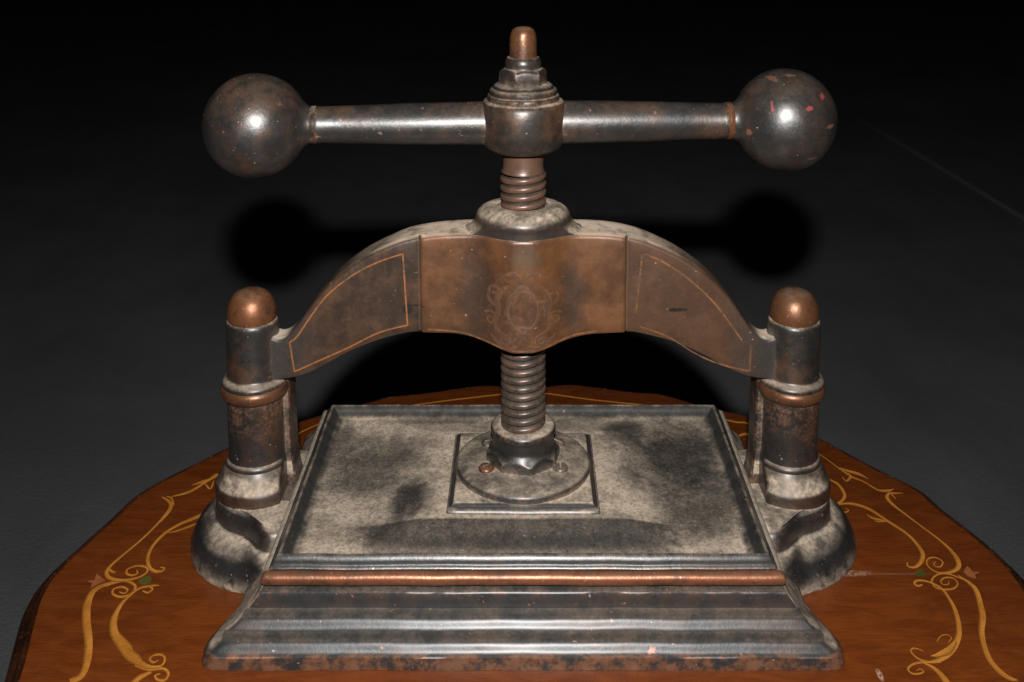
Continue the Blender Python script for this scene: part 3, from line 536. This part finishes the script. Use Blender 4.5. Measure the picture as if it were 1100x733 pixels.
# pillars
AX = .1862
def pedestal(s):
    bm = bmesh.new()
    P = [(.0002, .1660, .0655, .0635), (.0030, .1660, .0668, .0645), (.0070, .1662, .0664, .0640), (.0110, .1665, .0648, .0620), (.0150, .1670, .0620, .0588), (.0185, .1677, .0580, .0542), (.0210, .1684, .0540, .0492), (.0228, .1692, .0503, .0458),
         (.0238, .1700, .0476, .0432), (.0244, .1705, .0455, .0412), (.0252, .1708, .0443, .0400), (.0268, .1710, .0438, .0396), (.0300, .1714, .0434, .0392), (.0330, .1718, .0428, .0386), (.0352, .1722, .0416, .0376), (.0368, .1726, .0398, .0360), (.0378, .1732, .0375, .0340), (.0386, .1740, .035, .033), (.0390, .178, .02, .02)]
    loops = []
    for z, cx, rx, ry in P:
        L = []
        for x, y, zz in ellipse(s*cx, 0, rx, ry, z, 120, 2.1):
            u = min(1, max(0, (.189-abs(x))/.024)); u = u*u*(3-2*u)     # sweeps forward where it runs into the base
            L.append((x, y+math.copysign(u*(.006+.010*min(1, z/.02)), y)*(1 if abs(y) > .01 else 0), zz))
        loops.append(L)
    loft(bm, loops); wobble(bm, .0009, 36, 7*s); wobble(bm, .0003, 110, 3*s)
    return bm
def pillar(s):
    root = empty('pillar', (s*AX, 0, 0)); root.parent = press
    def ob(name, bm, m, par=root, sharp=36, label=None):
        bmesh.ops.translate(bm, vec=(-s*AX, 0, 0), verts=bm.verts)
        return link(name, bm, m, par, sharp, label)
    c = (s*AX, 0, 0)
    ob('pedestal', pedestal(s), m_ped)
    bm = bmesh.new()
    lathe(bm, [(.026, .0366), (.0282, .0372), (.0290, .0384), (.0291, .0415), (.0290, .0446), (.0285, .0464), (.0276, .0480), (.0262, .0504), (.0249, .0532), (.0236, .0560), (.0223, .0584), (.0215, .0596), (.0216, .0610), (.0208, .0628), (.0197, .0638), (.0193, .066), (.0191, .080), (.0190, .1085)], c, 96)
    for v in bm.verts: v.co.x = s*max(abs(v.co.x), .1662+.0006*(v.co.z > .062))
    wobble(bm, .0004, 40, 3*s)
    ob('shaft', bm, m_pillar)
    bm = bmesh.new()
    lathe(bm, [(.0188, .1070), (.0200, .1076), (.0215, .1090), (.0227, .1108), (.0231, .1130), (.0228, .1148), (.0219, .1163), (.0212, .1168)], c, 72); wobble(bm, .0003, 40, 9*s)
    ob('copper_ring', bm, m_cop2)
    bm = bmesh.new()
    lathe(bm, [(.0210, .1164), (.0219, .1172), (.0222, .1184), (.0217, .1198), (.0204, .1212), (.0190, .1222), (.0183, .1230), (.0180, .1242), (.0180, .1575), (.0179, .1600), (.0175, .1618), (.0166, .1628)], c, 72); wobble(bm, .0003, 40, 13*s)
    ob('sleeve', bm, m_pillar)
    bm = bmesh.new()
    lathe(bm, [(.0160, .1620), (.0166, .1634), (.0168, .1658), (.0166, .1690), (.0160, .1722), (.0149, .1755), (.0132, .1785), (.0110, .1808), (.0084, .1823), (.0056, .1832), (.0025, .1836), (.0005, .1837)], c, 56); wobble(bm, .0004, 60, 17*s)
    ob('dome_cap', bm, m_cop if s < 0 else m_cop2)
    # flat plate on the inner side, carrying the load down to the base
    bm = bmesh.new()
    loft(bm, [[(s*.176, .002, z), (s*(x1+.001), .002, z), (s*x1, .0035, z), (s*x1, .0225, z), (s*.176, .0225, z)] for z, x1 in ((.030, .1585), (.040, .1590), (.046, .1606), (.06, .1622), (.08, .1626), (.1245, .1628))])
    ob('web_plate', bm, m_pillar, sharp=25)
    bm = bmesh.new()
    loft(bm, [rrect(hx, .020, z, r=.002, nc=2, ns=6, cx=s*.166, cy=.002) for hx, z in ((.0110, .0325), (.0110, .0372), (.0100, .0384), (.0075, .0388))])
    ob('plate_foot', bm, m_base, sharp=30)
pillar(-1); pillar(1)

# arch
TOP = [(-.180, .1540), (-.172, .1535), (-.167, .1520), (-.1625, .1528), (-.158, .1562), (-.152, .1635), (-.1440, .1755), (-.136, .1855), (-.1225, .1990), (-.108, .2095), (-.0965, .2160), (-.082, .2222), (-.0705, .2252), (-.055, .2275), (-.030, .2287), (0, .229)]
BOT = [(-.180, .1210), (-.172, .1215), (-.1639, .1232), (-.152, .1262), (-.1415, .1308), (-.130, .1374), (-.1193, .1434), (-.108, .1485), (-.0975, .1528), (-.082, .1570), (-.0705, .1588), (-.055, .1588), (-.045, .1584), (-.036, .1570), (-.026, .1548), (-.016, .1526), (-.008, .1514), (0, .1510)]
FR0 = [(-.179, .0095), (-.165, .0108), (-.155, .0125), (-.0712, .0150), (-.0700, .0152), (-.0692, .0138), (-.0684, .0166), (-.0670, .0172)]
FR = [(-.067, .0172), (-.056, .0177), (-.045, .0182), (-.034, .0194), (-.026, .0222), (-.018, .0272), (-.010, .0312), (-.004, .0328), (0, .0330)]
TOPs = [(v.x, v.y) for v in spline(TOP, 6)]; BOTs = [(v.x, v.y) for v in spline(BOT, 6)]; FRs = FR0 + [(v.x, v.y) for v in spline(FR, 6)][1:]
ft = lambda x: interp(TOPs, -abs(x)); fb = lambda x: interp(BOTs, -abs(x)); ff = lambda x: interp(FRs, -abs(x))
bm = bmesh.new(); loops = []
xsamp = sorted(set([round(-.179+.179*i/124, 5) for i in range(121)]+[-.0715, -.0708, -.0703, -.0698, -.0694, -.0690, -.0686, -.0680, -.0675]))
xsamp = xsamp+[-x for x in reversed(xsamp) if x < -1e-6]
for x in xsamp:
    zt, zb, f = ft(x), fb(x), ff(x)
    bk = .009+.007*min(1, max(0, (.150-abs(x))/.08)); r = .0022
    L = []
    L += [(x, -f+r, zt+.0004), (x, -f+r*.45, zt-r*.25), (x, -f+r*.1, zt-r*.7), (x, -f, zt-r*1.3)]
    for j in range(1, 12): L.append((x, -f, (zt-r*1.3)+(zb+r*1.1-zt+r*1.3)*j/12))
    L += [(x, -f, zb+r*1.1), (x, -f+r*.3, zb+r*.35), (x, -f+r, zb)]
    for j in range(1, 5): L.append((x, -f+r+(bk+f-2*r)*j/5, zb))
    L += [(x, bk-r, zb), (x, bk, zb+r)]
    for j in range(1, 5): L.append((x, bk, zb+r+(zt-zb-2*r)*j/5))
    L += [(x, bk, zt-r), (x, bk-r*.4, zt-r*.3), (x, bk-r*1.2, zt)]
    for j in range(1, 5): L.append((x, bk-r*1.2+(-f-bk+2.2*r)*j/5, zt+.0004*j/5))
    loops.append(L)
loft(bm, loops); wobble(bm, .0005, 40, 21)
def arch_dust(k, du, big, mid, fine):
    up = k.step(k.nz(), .55, .97); x = k.math('ABSOLUTE', k.xyz()[0])
    near = k.inv(k.step(x, .06, .125)); low = k.step(x, .148, .16)
    return k.mul(k.mul(up, k.add(k.mul(k.add(near, low, True), .75), .22, True)), k.fmix(k.step(mid, .36, .55), .45, 1.0))
def arch_centre(k, mid, fine):
    return 0.0
def arch_mat():
    k = NT('arch_iron')
    big = k.noise(20, 4, .6, w=2); mid = k.noise(75, 6, .65, w=5); fine = k.noise(380, 4, .6, w=7); grit = k.noise(1000, 2, .5, w=9)
    p = k.xyz(); ax = k.math('ABSOLUTE', p[0])
    centre = k.inv(k.step(ax, .0690, .0695))
    side = k.mix(k.step(k.add(k.mul(big, .5), k.mul(mid, .5)), .40, .62), (.030, .019, .013), (.078, .037, .018))
    cen = k.mix(k.step(k.add(k.mul(big, .5), k.mul(mid, .5)), .38, .62), (.070, .030, .013), (.135, .054, .019))
    side = k.mix(k.mul(k.step(p[0], .0, .02), .5), side, (.092, .042, .019))
    c = k.mix(centre, side, cen)
    edge = k.mul(k.inv(k.step(ax, .128, .172)), 1.0)
    c = k.mix(k.inv(edge), c, (.038, .034, .031))
    # dark and pale patches, and wear, around the faded emblem on the swelling
    so = k.math('MAXIMUM', k.spot((-.030, -.02, .186), (.011, 1, .030), .55, mid), k.spot((.032, -.02, .188), (.008, 1, .028), .55, mid))
    so = k.math('MAXIMUM', so, k.mul(k.spot((0, -.02, .180), (.022, 1, .020), .5, mid), .55))
    so = k.math('MAXIMUM', so, k.mul(k.spot((-.024, -.02, .160), (.030, 1, .009), .5, mid), .8))
    so = k.mul(k.mul(so, centre), k.step(k.xyz(k.geo.outputs['Normal'])[1], .1, -.3))
    c = k.mix(k.mul(so, .62), c, (.036, .026, .020))
    gy = k.mul(k.spot((.002, -.02, .216), (.009, 1, .007), .5, mid), .35)
    c = k.mix(gy, c, (.10, .085, .055))
    rs = k.mul(k.mul(k.spot((.000, -.02, .180), (.020, 1, .032), .45, mid), k.step(k.add(k.mul(k.noise(160, 5, .7, w=41), .6), k.mul(fine, .4)), .48, .60)), .55)
    c = k.mix(rs, c, (.150, .056, .026))
    # specks of lost paint
    sp = k.mul(k.step(k.noise(300, 3, .5, w=31), .705, .73), 1.0)
    c = k.mix(k.mul(sp, .85), c, (.32, .22, .15))
    bl = k.math('MAXIMUM', k.spot((-.0775, -.014, .1755), (.0035, 1, .0035), .35, mid), k.spot((.104, -.014, .1745), (.006, 1, .0013), .35, mid))
    bl = k.math('MAXIMUM', bl, k.mul(k.spot((-.0725, -.014, .178), (.006, 1, .0008), .35, mid), .9))
    c = k.mix(bl, c, (.010, .009, .008))
    c = k.mix(k.mul(k.step(fine, .5, .72), .25), c, (.11, .075, .05))
    du = arch_dust(k, None, big, mid, fine)
    cav = k.mul(k.step(k.ao(.008), .9, .4), .12)
    du = k.add(du, cav, True)
    c = k.mix(du, c, DUST)
    rg = k.fmix(du, k.add(.46, k.mul(k.sub(mid, .5), .3)), .92)
    h = k.add(k.mul(mid, .6), k.add(k.mul(fine, .14), k.mul(k.mul(grit, du), .1)))
    return k.surf(c, rg, k.mul(k.inv(du), .3), k.fmix(du, .5, .12), k.bump(h, .0005), k.mul(k.inv(du), .25), .36)
arch = link('arch', bm, arch_mat(), press, 38)

# boss the screw runs through
bm = bmesh.new()
lathe(bm, [(.046, .2268), (.040, .2284), (.0365, .2300), (.0345, .2318), (.0330, .2338), (.0324, .2356), (.0318, .2378), (.0305, .2398), (.0282, .2418), (.0255, .2432), (.0225, .2440), (.0195, .2442), (.0168, .2438), (.0160, .2425)], seg=80, cap0=False); 
for v in bm.verts:
    lim = ff(v.co.x)-.0012 if v.co.z < .2345 else .0325
    if v.co.y < 0: v.co.y = -min(-v.co.y, lim)
    else: v.co.y *= .40 if v.co.z < .2335 else .8
wobble(bm, .0004, 40, 23)
m_boss = iron('boss_iron', dark=(.060, .046, .036), brown=(.12, .06, .03), brown_amt=.5, rough=.44, dust=1.0, cav=.3, dust_lo=.25)
link('boss', bm, m_boss, arch, 40)

# worn painted lines and the faded emblem, as thin paint on the front face
def paint_mat(name, c1, keep, w=0, under=(.075, .036, .018)):
    k = NT(name)
    a = k.noise(70, 5, .65, w=w); b = k.noise(420, 3, .6, w=w+1)
    f = k.mul(k.step(k.add(k.mul(a, .7), k.mul(b, .3)), keep, keep+.14), .9)
    return k.surf(k.mix(f, under, c1), .5, .1, .4, k.bump(b, .0005))
m_line = paint_mat('orange_line_paint', (.27, .085, .020), .38)
m_line2 = paint_mat('faint_orange_line_paint', (.22, .078, .022), .44, 5)
m_emb = paint_mat('faded_red_paint', (.165, .064, .030), .49, 8, under=(.075, .037, .019))
m_emb2 = paint_mat('faded_grey_paint', (.150, .062, .034), .50, 12, under=(.070, .036, .020))
def face_ribbon(bm, pts, w, lift=.00035, sub=6, close=False):
    if close: pts = pts+[pts[0]]
    if sub > 1: S = spline(pts, sub)
    else:
        S = []
        for p, q in zip(pts, pts[1:]):
            P, Q = Vector(p), Vector(q)
            S += [P.lerp(Q, i/14) for i in range(14)]
        S.append(Vector(pts[-1]))
    V = []
    for i, p in enumerate(S):
        d = (S[min(i+1, len(S)-1)]-S[max(i-1, 0)]); d = Vector((d[0], d[1])); d = d.normalized() if d.length > 1e-9 else Vector((1, 0))
        ww = (p[2] if len(p) > 2 else w)*.5
        row = []
        for sg in (1, -1):
            x, z = p[0]-d.y*ww*sg, p[1]+d.x*ww*sg
            row.append(bm.verts.new((x, -ff(x)-lift, z)))
        V.append(row)
    for (a, b), (c_, d_) in zip(V, V[1:]): bm.faces.new((a, b, d_, c_))
def panel_line(s, m, parts):
    bm = bmesh.new()
    for seg, sub in parts: face_ribbon(bm, [(s*x, z) for x, z in seg], .0009, sub=sub)
    link('pinstripe', bm, m, arch)
L_up = [(.1584, .1506), (.1529, .1552), (.1431, .1697), (.1314, .1848), (.1136, .1992), (.0965, .2083), (.0803, .2141)]
L_dn = [(.1556, .1299), (.1402, .1372), (.1191, .1472), (.0975, .1585), (.0779, .1641)]
panel_line(-1, m_line, [(L_up, 6), (L_dn, 6), ([L_up[0], L_dn[0]], 1), ([L_up[-1], L_dn[-1]], 1)])
R_up = [(.0806, .2138), (.0934, .2083), (.1111, .1959), (.1288, .1789), (.1447, .1572), (.1480, .1525)]
R_dn = [(.1540, .1299), (.1342, .1354), (.1167, .1435), (.0969, .1561), (.0782, .1631)]
panel_line(1, m_line2, [(R_up, 6), (R_dn, 6), ([(.1544, .1486), (.1540, .1299)], 1), ([(.0795, .2132), (.0758, .1728)], 1)])
bm = bmesh.new()
face_ribbon(bm, [(-.064, .1622), (-.050, .1615), (-.040, .1602), (-.030, .1576), (-.020, .1556), (-.010, .1540), (0, .1535), (.012, .1541), (.024, .1566), (.036, .1596), (.050, .1612)], .0009)
link('pinstripe', bm, m_line2, arch, label='faint orange line along the lower edge of the centre block')
# emblem: a worn oval shield with leafy scrolls either side and a crest above (generic, mostly rubbed away)
def curl(cx, cz, r, a0, turns, s=1):
    return [(cx+s*r*(1-.75*i/14)*math.cos(a0+2*PI*turns*i/14), cz+r*(1-.75*i/14)*math.sin(a0+2*PI*turns*i/14), .0017*(1-.5*i/14)) for i in range(15)]
bm = bmesh.new()
for s in (-1, 1):
    face_ribbon(bm, [(s*.010, .1980, .001), (s*.015, .1930, .0024), (s*.0175, .1860, .003), (s*.0165, .1790, .0026), (s*.019, .1720, .0024), (s*.016, .1660, .002), (s*.008, .1620, .001)], .002)
    face_ribbon(bm, curl(s*.0215, .1735, .0052, .6, 1.2, s), .0014)
    face_ribbon(bm, curl(s*.0190, .1930, .0042, -.8, 1.1, s), .0014)
    face_ribbon(bm, curl(s*.0125, .1600, .0040, 1.8, 1.2, s), .0014)
    face_ribbon(bm, [(s*.002, .2040, .001), (s*.007, .2065, .0028), (s*.012, .2040, .002), (s*.016, .2010, .0008)], .002)
    face_ribbon(bm, [(s*.004, .1570, .0008), (s*.010, .1545, .0024), (s*.017, .1580, .002), (s*.022, .1630, .0008)], .002)
    face_ribbon(bm, [(s*.019, .1830, .0008), (s*.0225, .1860, .0022), (s*.0235, .1900, .0010)], .002)
link('faded_emblem', bm, m_emb, arch, label='rubbed reddish painted scrolls on the centre of the arch')
bm = bmesh.new()
face_ribbon(bm, [(.0105*math.cos(2*PI*i/16), .1810+.0140*math.sin(2*PI*i/16), .0016) for i in range(17)], .0016, lift=.0005)
face_ribbon(bm, [(-.004, .1950, .001), (-.001, .1962, .005), (.004, .1952, .001)], .002, lift=.0005)
face_ribbon(bm, [(-.005, .1690, .001), (.000, .1676, .005), (.005, .1690, .001)], .002, lift=.0005)
face_ribbon(bm, [(.011, .1880, .001), (.0155, .1840, .0035), (.0145, .1760, .001)], .002, lift=.0006)
link('faded_emblem', bm, m_emb2, arch, label='rubbed grey oval in the middle of the painted emblem')

# handle
HZ, HR = .3000, math.radians(2.6)
hub_c = (0, 0, 0)
bm = bmesh.new()
lathe(bm, [(.0150, .2812), (.0185, .2813), (.0215, .2820), (.0243, .2836), (.0266, .2860), (.0281, .2892), (.0289, .2930), (.0292, .2975), (.0292, .3030), (.0289, .3080), (.0283, .3118), (.0275, .3143), (.0264, .3156), (.0240, .3161), (.0200, .3162)], seg=80); wobble(bm, .0005, 45, 31)
hub = link('handle_hub', bm, m_hub, press, 40)
def rotz(bm, a): bmesh.ops.rotate(bm, cent=(0, 0, 0), matrix=__import__('mathutils').Matrix.Rotation(a, 3, 'Z'), verts=bm.verts)
RB = .0347; XB = .1772
for s in (-1, 1):
    bm = bmesh.new()
    lathe(bm, [(.0146, s*.020), (.0146, s*.0300), (.0143, s*.05), (.0137, s*.08), (.0129, s*.11), (.0122, s*.1335), (.0124, s*.1345), (.0125, s*.1362), (.0123, s*.1372)], (0, 0, HZ), 56, 'x'); wobble(bm, .0004, 40, 33*s)
    rotz(bm, HR); rod = link('handle_rod', bm, m_rod, hub, 40)
    bm = bmesh.new()
    lathe(bm, [(.0121, s*.1368), (.0127, s*.1374), (.0127, s*.1400), (.0122, s*.1408)], (0, 0, HZ), 48, 'x'); rotz(bm, HR)
    link('copper_band', bm, m_hub if s < 0 else m_cop, rod, 40)
    bm = bmesh.new()
    pr = [(.0121, s*.1404), (.0126, s*.1420), (.0140, s*.1444), (.0166, s*.1470)]
    a0 = math.acos(.0195/RB)   # where the neck flows into the sphere
    for i in range(34):
        a = math.asin(.0205/RB)+(PI-math.asin(.0205/RB)-.03)*i/33
        pr.append((RB*math.sin(a), s*(XB-RB*math.cos(a))))
    lathe(bm, pr, (0, 0, HZ), 72, 'x'); wobble(bm, .0007, 30, 41*s); wobble(bm, .00022, 95, 11*s); rotz(bm, HR)
    link('handle_ball', bm, m_ball if s < 0 else m_ball_red, rod, 40, label='iron ball with small red paint chips' if s > 0 else 'dark iron ball with a brown underside')
# washer, locknut and copper finial on top
bm = bmesh.new()
lathe(bm, [(.0235, .3158), (.0243, .3166), (.0243, .3186), (.0236, .3196), (.0226, .3200), (.0228, .3210), (.0226, .3228), (.0216, .3238), (.0206, .3243), (.0200, .3256), (.0186, .3266), (.0176, .3270)], seg=64); wobble(bm, .0003, 60, 51)
link('washer', bm, m_hub, hub, 35)
bm = bmesh.new(); loops = []
def hexo(a): b = (a+PI/6) % (PI/3)-PI/6; return 1/math.cos(b)
for r, z, f in [(.0136, .3262, 1), (.0141, .3272, 1), (.0141, .3345, 1), (.0138, .3358, .8), (.0134, .3367, .3), (.0129, .3372, 0), (.0120, .3377, 0), (.0118, .3386, 0), (.0121, .3398, 0), (.0120, .3416, 0), (.0113, .3434, 0), (.0106, .3445, 0), (.0095, .3446, 0)]:
    loops.append([(r*(1+f*(hexo(2*PI*i/72+.35)-1))*math.cos(2*PI*i/72), r*(1+f*(hexo(2*PI*i/72+.35)-1))*math.sin(2*PI*i/72), z) for i in range(72)])
loft(bm, loops); wobble(bm, .0003, 60, 53)
link('locknut', bm, m_hub, hub, 28)
bm = bmesh.new()
lathe(bm, [(.0090, .3425), (.0091, .3450), (.0090, .3490), (.0089, .3540), (.0087, .3578), (.0081, .3606), (.0072, .3628), (.0052, .3642), (.0028, .3649), (.0006, .3650)], seg=48); wobble(bm, .0004, 70, 57)
link('finial', bm, m_cop2, hub, 40)

# ------------------------------------------------------------------ light: one flash just above the lens
la = bpy.data.lights.new('flash', 'AREA'); la.shape = 'RECTANGLE'; la.size = .022; la.size_y = .015; la.energy = 15.5; la.color = (1, .985, .96)
lo = bpy.data.objects.new('flash', la); col.objects.link(lo)
lo.location = (0, -.7012-.048, .4618+.119)
lo.rotation_euler = (Vector((0, .45, .12))-Vector(lo.location)).to_track_quat('-Z', 'Y').to_euler()
wd = bpy.data.worlds.new('World'); sc.world = wd; wd.use_nodes = True
bg = wd.node_tree.nodes['Background']; bg.inputs[0].default_value = (.9, .95, 1, 1); bg.inputs[1].default_value = .0012

# ------------------------------------------------------------------ camera
cd = bpy.data.cameras.new('camera'); cam = bpy.data.objects.new('camera', cd); col.objects.link(cam)
cam.location = (0, -.7012, .4618); cam.rotation_euler = (math.radians(82), 0, 0)
cd.sensor_width = 36; cd.lens = 1150/1100*36
cd.shift_x = (550-562)/1100; cd.shift_y = -(366.5-31.6)/1100
cd.clip_start = .01; cd.clip_end = 100
cd.dof.use_dof = True; cd.dof.focus_distance = .72; cd.dof.aperture_fstop = 16
sc.camera = cam
sc.view_settings.view_transform = 'Standard'; sc.view_settings.look = 'None'; sc.view_settings.exposure = 0; sc.view_settings.gamma = 1
